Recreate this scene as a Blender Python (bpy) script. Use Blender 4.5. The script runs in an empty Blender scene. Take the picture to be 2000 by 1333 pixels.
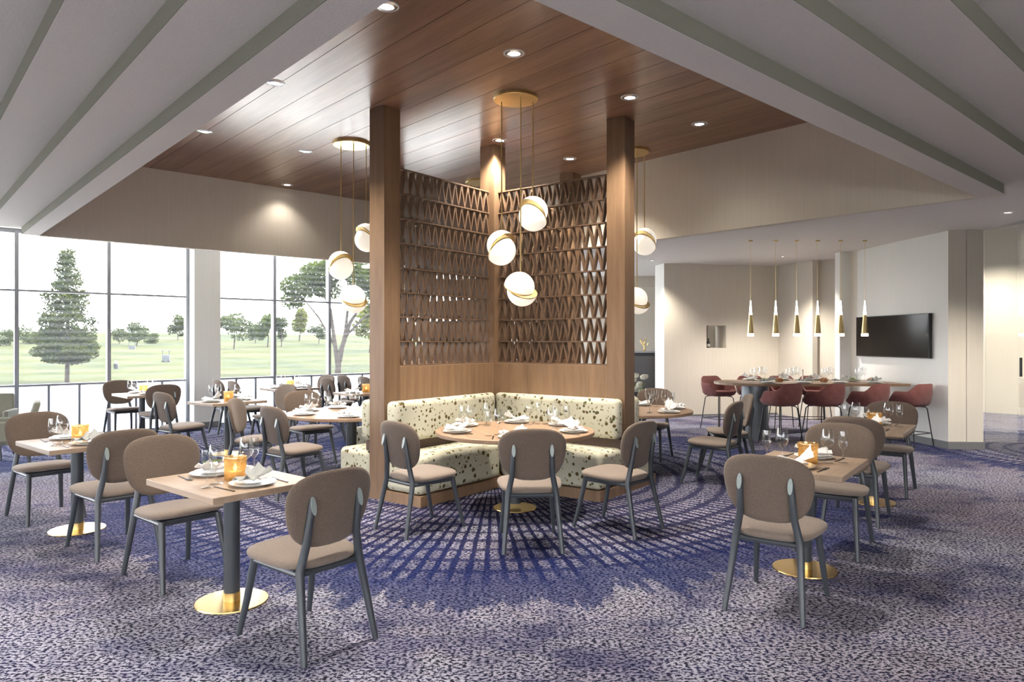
import bpy, math, random
from mathutils import Vector, Matrix

# ------------------------------------------------------------------ camera, world, sun, exposure
S = 1.55                      # eye height in metres; plan measures below are in eye heights
F = 1375.0                    # focal length in pixels of the 2000 px wide frame
scene = bpy.context.scene
col = scene.collection
cam_data = bpy.data.cameras.new('camera')
cam_data.sensor_width = 36.0
cam_data.lens = 36.0 * F / 2000.0
cam_data.clip_end = 600
cam = bpy.data.objects.new('camera', cam_data)
cam.location = (0, 0, S)
cam.rotation_euler = (math.pi / 2, 0, 0)
col.objects.link(cam)
scene.camera = cam

world = bpy.data.worlds.new('sky')
scene.world = world
world.use_nodes = True
wn = world.node_tree
wn.nodes.clear()
w_out = wn.nodes.new('ShaderNodeOutputWorld')
w_bg = wn.nodes.new('ShaderNodeBackground')
w_bg.inputs['Strength'].default_value = 4.2
w_tc = wn.nodes.new('ShaderNodeTexCoord')
w_sep = wn.nodes.new('ShaderNodeSeparateXYZ')
w_ramp = wn.nodes.new('ShaderNodeValToRGB')
w_ramp.color_ramp.elements[0].position = 0.0
w_ramp.color_ramp.elements[0].color = (0.95, 0.97, 1.0, 1)
w_ramp.color_ramp.elements[1].position = 0.8
w_ramp.color_ramp.elements[1].color = (0.80, 0.89, 1.0, 1)
wn.links.new(w_tc.outputs['Generated'], w_sep.inputs[0])
wn.links.new(w_sep.outputs['Z'], w_ramp.inputs[0])
wn.links.new(w_ramp.outputs[0], w_bg.inputs['Color'])
wn.links.new(w_bg.outputs[0], w_out.inputs[0])

sun_data = bpy.data.lights.new('sun', 'SUN')
sun_data.energy = 8.0
sun_data.angle = 0.02
sun_data.color = (1.0, 0.95, 0.86)
sun = bpy.data.objects.new('sun', sun_data)
sun_dir = Vector((0.62, 0.42, 0.85))          # towards the sun: beyond the right end of the window wall
sun.rotation_euler = sun_dir.to_track_quat('Z', 'Y').to_euler()
sun.location = (20, 20, 40)
col.objects.link(sun)

scene.view_settings.view_transform = 'Standard'
scene.view_settings.look = 'None'
scene.view_settings.gamma = 1.0
scene.view_settings.use_curve_mapping = False
scene.view_settings.exposure = 1.6
LAMP = 3.6                    # overall strength of the room's lamps, seen and added

U = Vector((0.7455, 0.6665)); V = Vector((-0.6665, 0.7455))
ROOM = math.atan2(U.y, U.x)   # turn of the room against the camera
BOOTH = math.atan2(0.7955, 0.606)
BC = (-0.147 * S, 5.37 * S)   # middle of the crossed booth screens
rnd = random.Random(7)

# ------------------------------------------------------------------ helpers
class MB:
    """collects shapes into one mesh"""
    def __init__(self): self.v = []; self.f = []
    def add(self, vs, fs):
        o = len(self.v); self.v += [tuple(p) for p in vs]; self.f += [tuple(i + o for i in f) for f in fs]; return self
    def box(self, x0, x1, y0, y1, z0, z1):
        vs = [(x0,y0,z0),(x1,y0,z0),(x1,y1,z0),(x0,y1,z0),(x0,y0,z1),(x1,y0,z1),(x1,y1,z1),(x0,y1,z1)]
        return self.add(vs, [(0,3,2,1),(4,5,6,7),(0,1,5,4),(1,2,6,5),(2,3,7,6),(3,0,4,7)])
    def prism(self, poly, z0, z1):
        a = sum(poly[i][0]*poly[(i+1)%len(poly)][1]-poly[(i+1)%len(poly)][0]*poly[i][1] for i in range(len(poly)))
        if a < 0: poly = poly[::-1]
        n = len(poly)
        vs = [(x,y,z0) for x,y in poly] + [(x,y,z1) for x,y in poly]
        fs = [tuple(range(n))[::-1], tuple(range(n,2*n))] + [(i,(i+1)%n,n+(i+1)%n,n+i) for i in range(n)]
        return self.add(vs, fs)
    def tube(self, pts, radii, n=10, cap=True):
        pts = [Vector(p) for p in pts]
        if not isinstance(radii, (list, tuple)): radii = [radii]*len(pts)
        vs = []; fs = []
        for i, p in enumerate(pts):
            d = (pts[min(i+1,len(pts)-1)] - pts[max(i-1,0)]).normalized()
            a = d.cross(Vector((0,1,0)) if abs(d.y) < .9 else Vector((1,0,0))).normalized(); b = d.cross(a)
            for k in range(n):
                t = 2*math.pi*k/n
                vs.append(p + (a*math.cos(t) + b*math.sin(t))*radii[i])
        for i in range(len(pts)-1):
            for k in range(n):
                fs.append((i*n+k, i*n+(k+1)%n, (i+1)*n+(k+1)%n, (i+1)*n+k))
        if cap:
            fs.append(tuple(range(n))[::-1]); m = (len(pts)-1)*n; fs.append(tuple(range(m, m+n)))
        return self.add(vs, fs)
    def lathe(self, prof, n=24, c=(0,0,0), close=False):
        vs = []; fs = []
        for r, z in prof:
            for k in range(n):
                t = 2*math.pi*k/n
                vs.append((c[0]+r*math.cos(t), c[1]+r*math.sin(t), c[2]+z))
        m = len(prof)
        for i in range(m-1):
            for k in range(n):
                fs.append((i*n+k, i*n+(k+1)%n, (i+1)*n+(k+1)%n, (i+1)*n+k))
        if close:
            fs.append(tuple(range(n))[::-1]); fs.append(tuple(range((m-1)*n, m*n)))
        return self.add(vs, fs)
    def mesh(self, name, sharp=35):
        me = bpy.data.meshes.new(name)
        me.from_pydata(self.v, [], self.f); me.validate(); me.update()
        for p in me.polygons: p.use_smooth = True
        me.set_sharp_from_angle(angle=math.radians(sharp))
        return me

def obj(name, m, mat, parent=None, loc=(0,0,0), rz=0.0, bevel=0.0, seg=2, sharp=35):
    me = m.mesh(name, sharp) if isinstance(m, MB) else m
    if mat is not None:
        me.materials.clear(); me.materials.append(M[mat])
    o = bpy.data.objects.new(name, me); col.objects.link(o)
    o.location = loc; o.rotation_euler = (0,0,rz); o.parent = parent
    if bevel:
        b = o.modifiers.new('bevel', 'BEVEL'); b.width = bevel; b.segments = seg; b.limit_method = 'ANGLE'; b.angle_limit = math.radians(40)
        b.harden_normals = False
        for p in me.polygons: p.use_smooth = seg > 2
    return o

def tag(o, label, cat, group=None):
    o['label'] = label; o['category'] = cat
    if group: o['group'] = group
    return o
def struct(o, label=None, cat=None):
    o['kind'] = 'structure'
    if label: o['label'] = label
    if cat: o['category'] = cat
    return o
def thing(name, label, cat, loc=(0,0,0), rz=0.0, group=None):
    o = bpy.data.objects.new(name, None); o.empty_display_size = .1; col.objects.link(o)
    o.location = loc; o.rotation_euler = (0,0,rz)
    return tag(o, label, cat, group)
def dup(root, loc=None, rz=None, label=None, parent=None):
    r = root.copy(); col.objects.link(r); r.parent = parent
    if loc is not None: r.location = loc
    if rz is not None: r.rotation_euler = (0,0,rz)
    if label: r['label'] = label
    for ch in list(root.children): dup(ch, parent=r)
    return r
def heading(fx, fy):            # z turn that points local +Y along (fx, fy)
    return math.atan2(-fx, fy)
def P(x, y, z=0.0): return (x*S, y*S, z)
def UV(u, v): return (U.x*u*S + V.x*v*S, U.y*u*S + V.y*v*S)
def floor_px(px, py, z=0.0):    # floor point under a pixel
    d = F*(S - z)/(py - 666.5); return ((px-1000)/F*d, d)
def ceil_px(px, py, z):
    d = F*(z - S)/(666.5 - py); return ((px-1000)/F*d, d)

# ------------------------------------------------------------------ materials
M = {}
class NT:
    def __init__(self, name):
        self.m = bpy.data.materials.new(name); self.m.use_nodes = True
        self.t = self.m.node_tree; self.t.nodes.clear()
        self.out = self.t.nodes.new('ShaderNodeOutputMaterial'); M[name] = self.m
    def n(self, typ, **kw):
        nd = self.t.nodes.new(typ)
        for k, v in kw.items():
            if k.startswith('i_'):
                key = k[2:]; key = int(key) if key.isdigit() else key.replace('_', ' ')
                if hasattr(v, 'is_output') or isinstance(v, bpy.types.NodeSocket): self.t.links.new(v, nd.inputs[key])
                else: nd.inputs[key].default_value = v
            else: setattr(nd, k, v)
        return nd
    def link(self, a, b): self.t.links.new(a, b)
    def math(self, op, a, b=0.0, c=0.0, clamp=False):
        nd = self.t.nodes.new('ShaderNodeMath'); nd.operation = op; nd.use_clamp = clamp
        for i, x in enumerate((a, b, c)):
            if isinstance(x, bpy.types.NodeSocket): self.t.links.new(x, nd.inputs[i])
            else: nd.inputs[i].default_value = x
        return nd.outputs[0]
    def mix(self, f, a, b, typ='MIX'):
        nd = self.t.nodes.new('ShaderNodeMix'); nd.data_type = 'RGBA'; nd.blend_type = typ; nd.clamp_factor = True
        for key, x in ((0, f), (6, a), (7, b)):
            if isinstance(x, bpy.types.NodeSocket): self.t.links.new(x, nd.inputs[key])
            else: nd.inputs[key].default_value = x if key == 0 else (*x, 1) if len(x) == 3 else x
        return nd.outputs[2]
    def ramp(self, f, stops):
        nd = self.t.nodes.new('ShaderNodeValToRGB'); e = nd.color_ramp.elements
        while len(e) < len(stops): e.new(0.5)
        for i, (p, c) in enumerate(stops):
            e[i].position = p; e[i].color = (*c, 1) if not isinstance(c, (int, float)) else (c, c, c, 1)
        self.link(f, nd.inputs[0]); return nd.outputs[0]
    def coord(self, scale=(1,1,1), kind='Object', loc=(0,0,0)):
        tc = self.n('ShaderNodeTexCoord'); mp = self.n('ShaderNodeMapping')
        mp.inputs['Scale'].default_value = scale; mp.inputs['Location'].default_value = loc
        self.link(tc.outputs[kind], mp.inputs[0]); return mp.outputs[0]
    def noise(self, vec, scale=5, detail=3, rough=.55, out='Fac'):
        nd = self.n('ShaderNodeTexNoise'); nd.inputs['Scale'].default_value = scale; nd.inputs['Detail'].default_value = detail
        nd.inputs['Roughness'].default_value = rough; self.link(vec, nd.inputs['Vector']); return nd.outputs[out]
    def bsdf(self, color, rough=.5, metal=0.0, spec=.5, bump=None, bstr=.2, bdist=.01, **kw):
        b = self.n('ShaderNodeBsdfPrincipled')
        if isinstance(color, bpy.types.NodeSocket): self.link(color, b.inputs['Base Color'])
        else: b.inputs['Base Color'].default_value = (*color, 1)
        if isinstance(rough, bpy.types.NodeSocket): self.link(rough, b.inputs['Roughness'])
        else: b.inputs['Roughness'].default_value = rough
        b.inputs['Metallic'].default_value = metal; b.inputs['Specular IOR Level'].default_value = spec
        for k, v in kw.items(): b.inputs[k.replace('_', ' ')].default_value = v
        if bump is not None:
            bp = self.n('ShaderNodeBump'); bp.inputs['Strength'].default_value = bstr; bp.inputs['Distance'].default_value = bdist
            self.link(bump, bp.inputs['Height']); self.link(bp.outputs[0], b.inputs['Normal'])
        self.link(b.outputs[0], self.out.inputs[0]); return b

def plain(name, color, rough=.5, metal=0.0, spec=.5, var=.06, scale=8, **kw):
    t = NT(name); f = t.noise(t.coord(), scale, 3)
    c = t.mix(f, tuple(x*(1-var) for x in color), tuple(min(1, x*(1+var)) for x in color))
    t.bsdf(c, rough, metal, spec, **kw)
def wood(name, dark, light, along, rough=.4, spec=.4, scale=1.0, coat=0.0, rand=True):
    t = NT(name)
    sc = [14*scale]*3; sc[along] = 0.9*scale
    vec = t.coord(tuple(sc))
    if rand:
        oi = t.n('ShaderNodeObjectInfo'); cb = t.n('ShaderNodeCombineXYZ')
        r = t.math('MULTIPLY', oi.outputs['Random'], 37.0)
        for k in range(3): t.link(r, cb.inputs[k])
        va = t.n('ShaderNodeVectorMath', operation='ADD'); t.link(vec, va.inputs[0]); t.link(cb.outputs[0], va.inputs[1]); vec = va.outputs[0]
    f1 = t.noise(vec, 1.0, 5, .6); f2 = t.noise(vec, 6.0, 3, .6)
    f = t.math('ADD', t.math('MULTIPLY', f1, .7), t.math('MULTIPLY', f2, .3))
    c = t.ramp(f, [(.3, dark), (.7, light)])
    if rand:
        k = t.math('MULTIPLY_ADD', oi.outputs['Random'], .22, .89)
        g = t.n('ShaderNodeHueSaturation'); t.link(c, g.inputs['Color']); t.link(k, g.inputs['Value']); c = g.outputs[0]
    b = t.bsdf(c, rough, 0, spec, bump=f2, bstr=.08, bdist=.002)
    b.inputs['Coat Weight'].default_value = coat; b.inputs['Coat Roughness'].default_value = .22
def fabric(name, color, color2, weave=420):
    t = NT(name); v = t.coord()
    f = t.noise(v, weave*.25, 2, .7); g = t.noise(v, 6, 2)
    c = t.mix(t.math('ADD', t.math('MULTIPLY', f, .8), t.math('MULTIPLY', g, .2)), color, color2)
    b = t.bsdf(c, .95, 0, .1, bump=f, bstr=.25, bdist=.003); b.inputs['Sheen Weight'].default_value = .15
def emit(name, color, strength):
    t = NT(name); e = t.n('ShaderNodeEmission'); e.inputs[0].default_value = (*color, 1); e.inputs[1].default_value = strength
    t.link(e.outputs[0], t.out.inputs[0])

def carpet():
    t = NT('carpet')
    g = t.n('ShaderNodeTexCoord'); pos = g.outputs['Object']
    def mapped(scale, loc=(0,0,0)):
        mp = t.n('ShaderNodeMapping'); mp.inputs['Scale'].default_value = scale; mp.inputs['Location'].default_value = loc
        t.link(pos, mp.inputs[0]); return mp.outputs[0]
    warp = t.noise(mapped((3,3,3)), 1.0, 3)
    fray = t.noise(mapped((26,26,26)), 1.0, 2)
    # tufted speckle
    sp = t.noise(mapped((46,64,1)), 1.0, 2.0, .6)
    speck = t.ramp(sp, [(.455, 0.0), (.535, 1.0)])
    big = t.noise(mapped((.75,.95,1), (3.1,1.2,0)), 1.0, 4, .6)
    mid = t.noise(mapped((2.2,3.4,1)), 1.0, 4, .65)
    tone = t.noise(mapped((.5,.5,1), (7.3,2.0,0)), 1.0, 3)
    pale = t.mix(t.ramp(tone, [(.38, 0.0), (.62, 1.0)]), (.335,.335,.415), (.27,.243,.295))
    darkc = t.mix(t.ramp(mid, [(.4, 0.0), (.62, 1.0)]), (.016,.016,.026), (.020,.020,.060))
    base = t.mix(speck, darkc, pale)
    blue = t.mix(t.ramp(sp, [(.4, 0.0), (.66, 1.0)]), (.002,.004,.030), (.014,.030,.135))
    blue2 = t.mix(t.ramp(sp, [(.4, 0.0), (.66, 1.0)]), (.003,.004,.020), (.042,.045,.135))
    patch = t.ramp(t.math('ADD', t.math('MULTIPLY', big, .65), t.math('MULTIPLY', mid, .35)), [(.50, 0.0), (.62, 1.0)])
    colr = t.mix(t.math('MULTIPLY', patch, .72), base, blue2)
    for cx, cy, R, N in ((BC[0], BC[1], 2.72*S, 190), (5.15*S, 6.3*S, 1.5*S, 110), (-3.6*S, 7.6*S, 2.3*S, 150)):
        sep = t.n('ShaderNodeSeparateXYZ'); t.link(pos, sep.inputs[0])
        dx = t.math('SUBTRACT', sep.outputs[0], cx); dy = t.math('SUBTRACT', sep.outputs[1], cy)
        r = t.math('SQRT', t.math('ADD', t.math('MULTIPLY', dx, dx), t.math('MULTIPLY', dy, dy)))
        th = t.math('ARCTAN2', dy, dx)
        # fray the rim of the medallion along the spokes
        cb = t.n('ShaderNodeCombineXYZ'); t.link(t.math('MULTIPLY', th, 22.0), cb.inputs[0]); t.link(t.math('MULTIPLY', r, .9), cb.inputs[1])
        spoke_n = t.noise(cb.outputs[0], 1.0, 4, .7)
        rr = t.math('ADD', r, t.math('ADD', t.math('MULTIPLY_ADD', spoke_n, 1.5, -.75), t.math('MULTIPLY_ADD', big, 1.4, -.7)))
        inside = t.ramp(t.math('DIVIDE', rr, R), [(.84, 1.0), (.93, 0.0)])
        band = t.math('MULTIPLY', t.ramp(t.math('DIVIDE', rr, R), [(.70, 0.0), (.86, 1.0)]), t.ramp(t.math('DIVIDE', rr, R), [(.98, 1.0), (1.10, 0.0)]))
        wob = t.math('MULTIPLY_ADD', warp, .7, t.math('MULTIPLY', fray, .9))
        spokes = t.math('SINE', t.math('ADD', t.math('MULTIPLY', th, float(N)), t.math('MULTIPLY', wob, 2.2)))
        rings = t.math('SINE', t.math('ADD', t.math('MULTIPLY', r, 26.0), t.math('MULTIPLY', wob, 3.0)))
        thin = t.math('MULTIPLY_ADD', mid, .9, -.45)
        ls = t.ramp(t.math('ADD', spokes, thin), [(.18, 0.0), (.5, 1.0)])
        lr = t.ramp(t.math('ADD', rings, thin), [(.45, 0.0), (.75, 1.0)])
        lines = t.math('MAXIMUM', ls, t.math('MULTIPLY', lr, .85))
        ink = t.mix(tone, (.003,.005,.044), (.007,.007,.034))
        woven = t.mix(t.math('MULTIPLY', lines, .93), t.mix(t.math('MULTIPLY', patch, .35), base, blue2), ink)
        colr = t.mix(inside, colr, woven)
        colr = t.mix(t.math('MULTIPLY', band, .74), colr, blue)
    t.bsdf(colr, .97, 0, .05, bump=sp, bstr=.35, bdist=.006)
carpet()

def wallcover(name, a, b):
    t = NT(name)
    f = t.noise(t.coord((70,70,1.6)), 1.0, 4, .65); g = t.noise(t.coord((150,150,150)), 1.0, 2)
    c = t.mix(t.math('ADD', t.math('MULTIPLY', f, .75), t.math('MULTIPLY', g, .25)), a, b)
    t.bsdf(c, .8, 0, .25, bump=f, bstr=.12, bdist=.004)
wallcover('wallcover', (.58,.53,.45), (.73,.68,.60))
wallcover('wall_pale', (.66,.65,.62), (.78,.77,.74))
def plaster(name, a, b, sc=130):
    t = NT(name); v = t.coord((sc, sc*.35, sc)); f = t.noise(v, 1.0, 3, .7)
    t.bsdf(t.mix(f, a, b), .85, 0, .2, bump=f, bstr=.35, bdist=.004)
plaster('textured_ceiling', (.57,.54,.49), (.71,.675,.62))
plaster('riser_shade', (.22,.215,.18), (.30,.29,.245))  # dark tone puts shade into the step risers and beam side faces
plaster('smooth_ceiling', (.66,.63,.59), (.70,.67,.63), 12)
wood('plank_wood', (.16,.080,.045), (.37,.205,.122), 1, rough=.33, spec=.5, scale=.55, coat=.22)
wood('booth_wood', (.155,.090,.050), (.27,.170,.100), 2, rough=.45, scale=.8)
wood('lattice_wood', (.115,.068,.042), (.175,.108,.066), 2, rough=.5, scale=1.2)
wood('oak_top', (.27,.190,.133), (.38,.285,.208), 1, rough=.45, scale=1.3)
wood('booth_top', (.23,.145,.090), (.33,.220,.142), 1, rough=.4, scale=1.1)
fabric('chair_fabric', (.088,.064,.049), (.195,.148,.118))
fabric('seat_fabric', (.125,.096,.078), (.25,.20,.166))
fabric('armchair_fabric', (.16,.16,.13), (.26,.26,.21))
fabric('rose_fabric', (.105,.036,.034), (.24,.098,.088), 60)
plain('slate_paint', (.042,.048,.056), .38, 0, .5)
plain('tip_highlight', (.26,.30,.29), .4)  # lighter tone paints the highlight on the bevelled leg ends
plain('black_metal', (.02,.02,.022), .4, .3)
plain('drum_grey', (.17,.185,.205), .35, .3)
plain('brass', (.72,.50,.20), .24, 1.0, var=.04)
plain('brass_satin', (.74,.57,.27), .33, 1.0, var=.04)
plain('frame_grey', (.27,.28,.305), .4, .4)
plain('porcelain', (.82,.82,.80), .2)
plain('linen_white', (.80,.79,.77), .9)
plain('linen_grey', (.38,.39,.38), .9)
plain('cutlery_dark', (.06,.055,.05), .3, .9)
plain('steel', (.62,.62,.62), .25, 1.0)
plain('baseboard_grey', (.17,.17,.175), .6)
plain('roof_grey', (.4,.4,.4), .9)
plain('candle_wax', (.86,.80,.68), .6)
plain('bark', (.028,.02,.014), .9, scale=20, var=.3)
plain('herb', (.16,.24,.06), .7, var=.4, scale=40)
plain('bread', (.42,.20,.09), .8, var=.3, scale=30)
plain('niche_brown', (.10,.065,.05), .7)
plain('counter_dark', (.055,.055,.06), .5)
plain('petal', (.80,.79,.66), .7)
plain('cart_grey', (.05,.055,.06), .6)
plain('brown_glass', (.09,.04,.02), .15)
t = NT('globe_glow'); b_ = t.bsdf((.86,.83,.78), .35); b_.inputs['Emission Color'].default_value = (1.0,.90,.76,1); b_.inputs['Emission Strength'].default_value = .20
emit('cone_glow', (1.0, .93, .78), 3.2)
emit('lens_glow', (1.0, .95, .86), 6.0)
emit('flame', (1.0, .76, .40), 5.0)
def terrazzo():
    t = NT('speckled_upholstery'); v = t.coord((1,1,1))
    c = None
    base = t.mix(t.noise(v, 3, 2), (.46,.44,.335), (.56,.54,.43))
    for sc, thr, colr, seed in ((14, .25, (.10,.075,.03), 0.0), (24, .25, (.27,.235,.14), 4.2), (17, .20, (.06,.065,.035), 9.1)):
        vo = t.n('ShaderNodeTexVoronoi'); vo.inputs['Scale'].default_value = sc; vo.inputs['Randomness'].default_value = 1.0
        mp = t.n('ShaderNodeMapping'); mp.inputs['Location'].default_value = (seed, seed, seed); t.link(v, mp.inputs[0])
        wv = t.n('ShaderNodeVectorMath', operation='ADD'); t.link(mp.outputs[0], wv.inputs[0])
        ns = t.n('ShaderNodeTexNoise'); ns.inputs['Scale'].default_value = 45; t.link(v, ns.inputs['Vector'])
        sc2 = t.n('ShaderNodeVectorMath', operation='SCALE'); t.link(ns.outputs['Color'], sc2.inputs[0]); sc2.inputs['Scale'].default_value = .02
        t.link(sc2.outputs[0], wv.inputs[1]); t.link(wv.outputs[0], vo.inputs['Vector'])
        sepc = t.n('ShaderNodeSeparateColor'); t.link(vo.outputs['Color'], sepc.inputs[0])
        lim = t.math('MULTIPLY', t.math('GREATER_THAN', sepc.outputs[0], .35), t.math('MULTIPLY_ADD', sepc.outputs[1], .14, thr-.07))
        base = t.mix(t.math('LESS_THAN', vo.outputs['Distance'], lim), base, colr)
    t.bsdf(base, .9, 0, .15)
terrazzo()
def glassy(name, tint, gloss_min, rough=.02):
    t = NT(name)
    tr = t.n('ShaderNodeBsdfTransparent'); tr.inputs[0].default_value = (*tint, 1)
    gl = t.n('ShaderNodeBsdfGlossy'); gl.inputs['Roughness'].default_value = rough
    lw = t.n('ShaderNodeLayerWeight'); lw.inputs['Blend'].default_value = .35
    f = t.math('MULTIPLY_ADD', lw.outputs['Facing'], .55 if gloss_min < .06 else .16, gloss_min, clamp=True)
    mx = t.n('ShaderNodeMixShader'); t.link(f, mx.inputs[0]); t.link(tr.outputs[0], mx.inputs[1]); t.link(gl.outputs[0], mx.inputs[2])
    t.link(mx.outputs[0], t.out.inputs[0])
glassy('clear_glass', (.96,.97,.97), .05)
glassy('partition_glass', (.93,.95,.94), .10, .0)
def sheer(name, cover, ribs):
    t = NT(name)
    tr = t.n('ShaderNodeBsdfTransparent'); tl = t.n('ShaderNodeBsdfTranslucent'); df = t.n('ShaderNodeBsdfDiffuse')
    tl.inputs[0].default_value = (.95,.97,1,1); df.inputs[0].default_value = (.85,.87,.9,1)
    m1 = t.n('ShaderNodeMixShader'); m1.inputs[0].default_value = .25
    t.link(tl.outputs[0], m1.inputs[1]); t.link(df.outputs[0], m1.inputs[2])
    sep = t.n('ShaderNodeSeparateXYZ'); t.link(t.coord(), sep.inputs[0])
    w = t.math('MULTIPLY_ADD', t.math('SINE', t.math('MULTIPLY', sep.outputs[2], ribs)), .006, cover)
    m2 = t.n('ShaderNodeMixShader'); t.link(w, m2.inputs[0]); t.link(tr.outputs[0], m2.inputs[1]); t.link(m1.outputs[0], m2.inputs[2])
    t.link(m2.outputs[0], t.out.inputs[0])
sheer('sheer_pane', .014, 60)
sheer('frosted_pane', .80, 130)
def amber():
    t = NT('amber_glass'); f = t.noise(t.coord((1,1,3)), 30, 2)
    tr = t.n('ShaderNodeBsdfTransparent'); tr.inputs[0].default_value = (.97,.82,.57,1)
    tl = t.n('ShaderNodeBsdfTranslucent'); tl.inputs[0].default_value = (.66,.50,.29,1)
    gl = t.n('ShaderNodeBsdfGlossy'); gl.inputs['Roughness'].default_value = .08; gl.inputs[0].default_value = (1,.85,.6,1)
    m1 = t.n('ShaderNodeMixShader'); t.link(t.math('MULTIPLY_ADD', f, .35, .18), m1.inputs[0]); t.link(tr.outputs[0], m1.inputs[1]); t.link(tl.outputs[0], m1.inputs[2])
    m2 = t.n('ShaderNodeMixShader'); m2.inputs[0].default_value = .12; t.link(m1.outputs[0], m2.inputs[1]); t.link(gl.outputs[0], m2.inputs[2])
    t.link(m2.outputs[0], t.out.inputs[0])
amber()
def leafy(name, a, b):
    t = NT(name); f = t.noise(t.coord(), 2.2, 3); oi = t.n('ShaderNodeObjectInfo')
    c = t.mix(f, a, b)
    d = t.n('ShaderNodeBsdfDiffuse'); tl = t.n('ShaderNodeBsdfTranslucent'); mx = t.n('ShaderNodeMixShader'); mx.inputs[0].default_value = .35
    t.link(c, d.inputs[0]); t.link(c, tl.inputs[0]); t.link(d.outputs[0], mx.inputs[1]); t.link(tl.outputs[0], mx.inputs[2]); t.link(mx.outputs[0], t.out.inputs[0])
leafy('leaf_blue_green', (.006,.016,.011), (.066,.074,.017))
leafy('leaf_green', (.016,.032,.008), (.075,.090,.020))
leafy('leaf_yellow', (.045,.060,.010), (.11,.112,.022))
leafy('leaf_far', (.026,.038,.018), (.070,.080,.034))
def lawn():
    t = NT('lawn'); v = t.coord()
    f = t.noise(v, .12, 4); g = t.noise(v, .7, 3)
    c = t.ramp(t.math('ADD', t.math('MULTIPLY', f, .6), t.math('MULTIPLY', g, .4)), [(.38, (.007,.014,.002)), (.50, (.023,.026,.004)), (.62, (.031,.032,.008))])
    t.bsdf(c, .95, 0, .1)
lawn()
t = NT('screen_black'); t.bsdf(t.mix(t.noise(t.coord(), 2, 1), (.016,.013,.012), (.022,.018,.016)), .12, 0, .10)

# ------------------------------------------------------------------ setting
Z_WOOD, Z_BULK, Z_LOW, Z_PERI = 2.478*S, 1.822*S, 2.024*S, 2.13*S
def room(name, mb, mat, parent=None, **kw):     # geometry given in the room's own axes (u, v)
    return obj(name, mb, mat, parent, rz=0 if parent else ROOM, **kw)
def RB(mb, u0, u1, v0, v1, z0, z1): return mb.box(u0*S, u1*S, v0*S, v1*S, z0, z1)

fl = obj('floor', MB().prism([UV(-6.5,-3.5), UV(11.5,-3.5), UV(11.5,8.75), UV(-6.5,8.75)], -.08, 0), 'carpet')
struct(fl, 'blue and lavender patterned carpet', 'floor')
gl_terrain = [(0,-.12),(24,-.12),(33,.02),(50,.42),(70,.97),(95,2.25),(130,2.9),(260,3.0)]
def terrain(d):
    for (d0,z0),(d1,z1) in zip(gl_terrain, gl_terrain[1:]):
        if d <= d1: return z0 + (z1-z0)*max(0, d-d0)/(d1-d0)
    return gl_terrain[-1][1]
mb = MB(); ds = [0,12,24,28,33,40,50,60,70,80,95,110,130,180,260]; na = 48; vs = []; fs = []
for d in ds:
    for k in range(na):
        a = 2*math.pi*k/na
        x, y = d*math.cos(a), d*math.sin(a)
        bump = .25*math.sin(x*.07+1)*math.cos(y*.05)*min(1, max(0, (d-35)/30))
        vs.append((x, y, terrain(d)+bump))
for i in range(len(ds)-1):
    for k in range(na): fs.append((i*na+k, (i+1)*na+k, (i+1)*na+(k+1)%na, i*na+(k+1)%na))
ground = obj('lawn', mb.add(vs, fs), 'lawn', sharp=180)
ground['kind'] = 'structure'; ground['label'] = 'pale green golf course lawn outside the windows'; ground['category'] = 'lawn'

plain('bounce_paving', (.78,.76,.72), .85, scale=1.5)
struct(obj('floor_bounce', MB().prism([UV(-9,8.76), UV(9.0,8.76), UV(9.0,12.6), UV(-9,12.6)], -.1, -.04), 'bounce_paving'), 'added pale paved terrace bouncing light outside the windows', 'terrace')  # paved strip added to bounce sunlight up to the ceilings
# window wall along u at v = 8.62
WV = 8.62
wins = [(-6.40,-5.58),(-5.58,-4.76),(-4.76,-3.94),(-3.94,-3.12),(-3.12,-2.30),(-2.30,-1.48),(-1.48,-.66),(-.66,.18),(.18,1.005),(1.005,1.829),(1.829,2.637),(2.967,3.679),(3.679,4.431),(4.431,5.18),(5.18,5.93),(5.93,6.68)]  # bays past the left edge are out of view, added for more daylight
for i, (a, b) in enumerate(wins):
    m = MB(); w = .018
    edges = (a, b)
    RB(m, a-w, a+w, WV-.03, WV+.05, 0, Z_PERI)
    if i in (10, 15): RB(m, b-w, b+w, WV-.03, WV+.05, 0, Z_PERI)
    RB(m, a+w, b-w, WV-.02, WV+.04, 2.09*S, Z_PERI)
    RB(m, a+w, b-w, WV-.02, WV+.03, 1.502*S, 1.522*S)
    RB(m, a+w, b-w, WV-.02, WV+.03, .535*S, .557*S)
    RB(m, a+w, b-w, WV-.02, WV+.03, 0, .02*S)
    for k in (1, 2):
        c = a + (b-a)*k/3; RB(m, c-.011, c+.011, WV-.015, WV+.02, .02*S, .535*S)
    fr = room(f'window_{i+1}', m, 'frame_grey'); struct(fr, f'grey framed floor to ceiling window bay {"left" if i < 11 else "right"} of the white pillar', 'window')
    for z0, z1, mt, nm in ((1.522*S, 2.09*S, 'sheer_pane', 'upper_pane'), (.557*S, 1.502*S, 'sheer_pane', 'main_pane')):
        room(nm, RB(MB(), a+w, b-w, WV+.004, WV+.010, z0, z1), mt, fr)
    for k in range(3):
        c0 = a + (b-a)*k/3; c1 = a + (b-a)*(k+1)/3
        room('lower_pane', RB(MB(), c0+.012, c1-.012, WV+.002, WV+.008, .02*S, .535*S), 'frosted_pane', fr)
pil = room('pillar', RB(MB(), 2.655, 2.95, 8.42, 8.72, 0, Z_PERI), 'wall_pale')
struct(pil, 'white square pillar between the window bays', 'pillar')
struct(room('baseboard_pillar', RB(MB(), 2.645, 2.96, 8.41, 8.43, 0, .1), 'baseboard_grey'))
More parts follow.
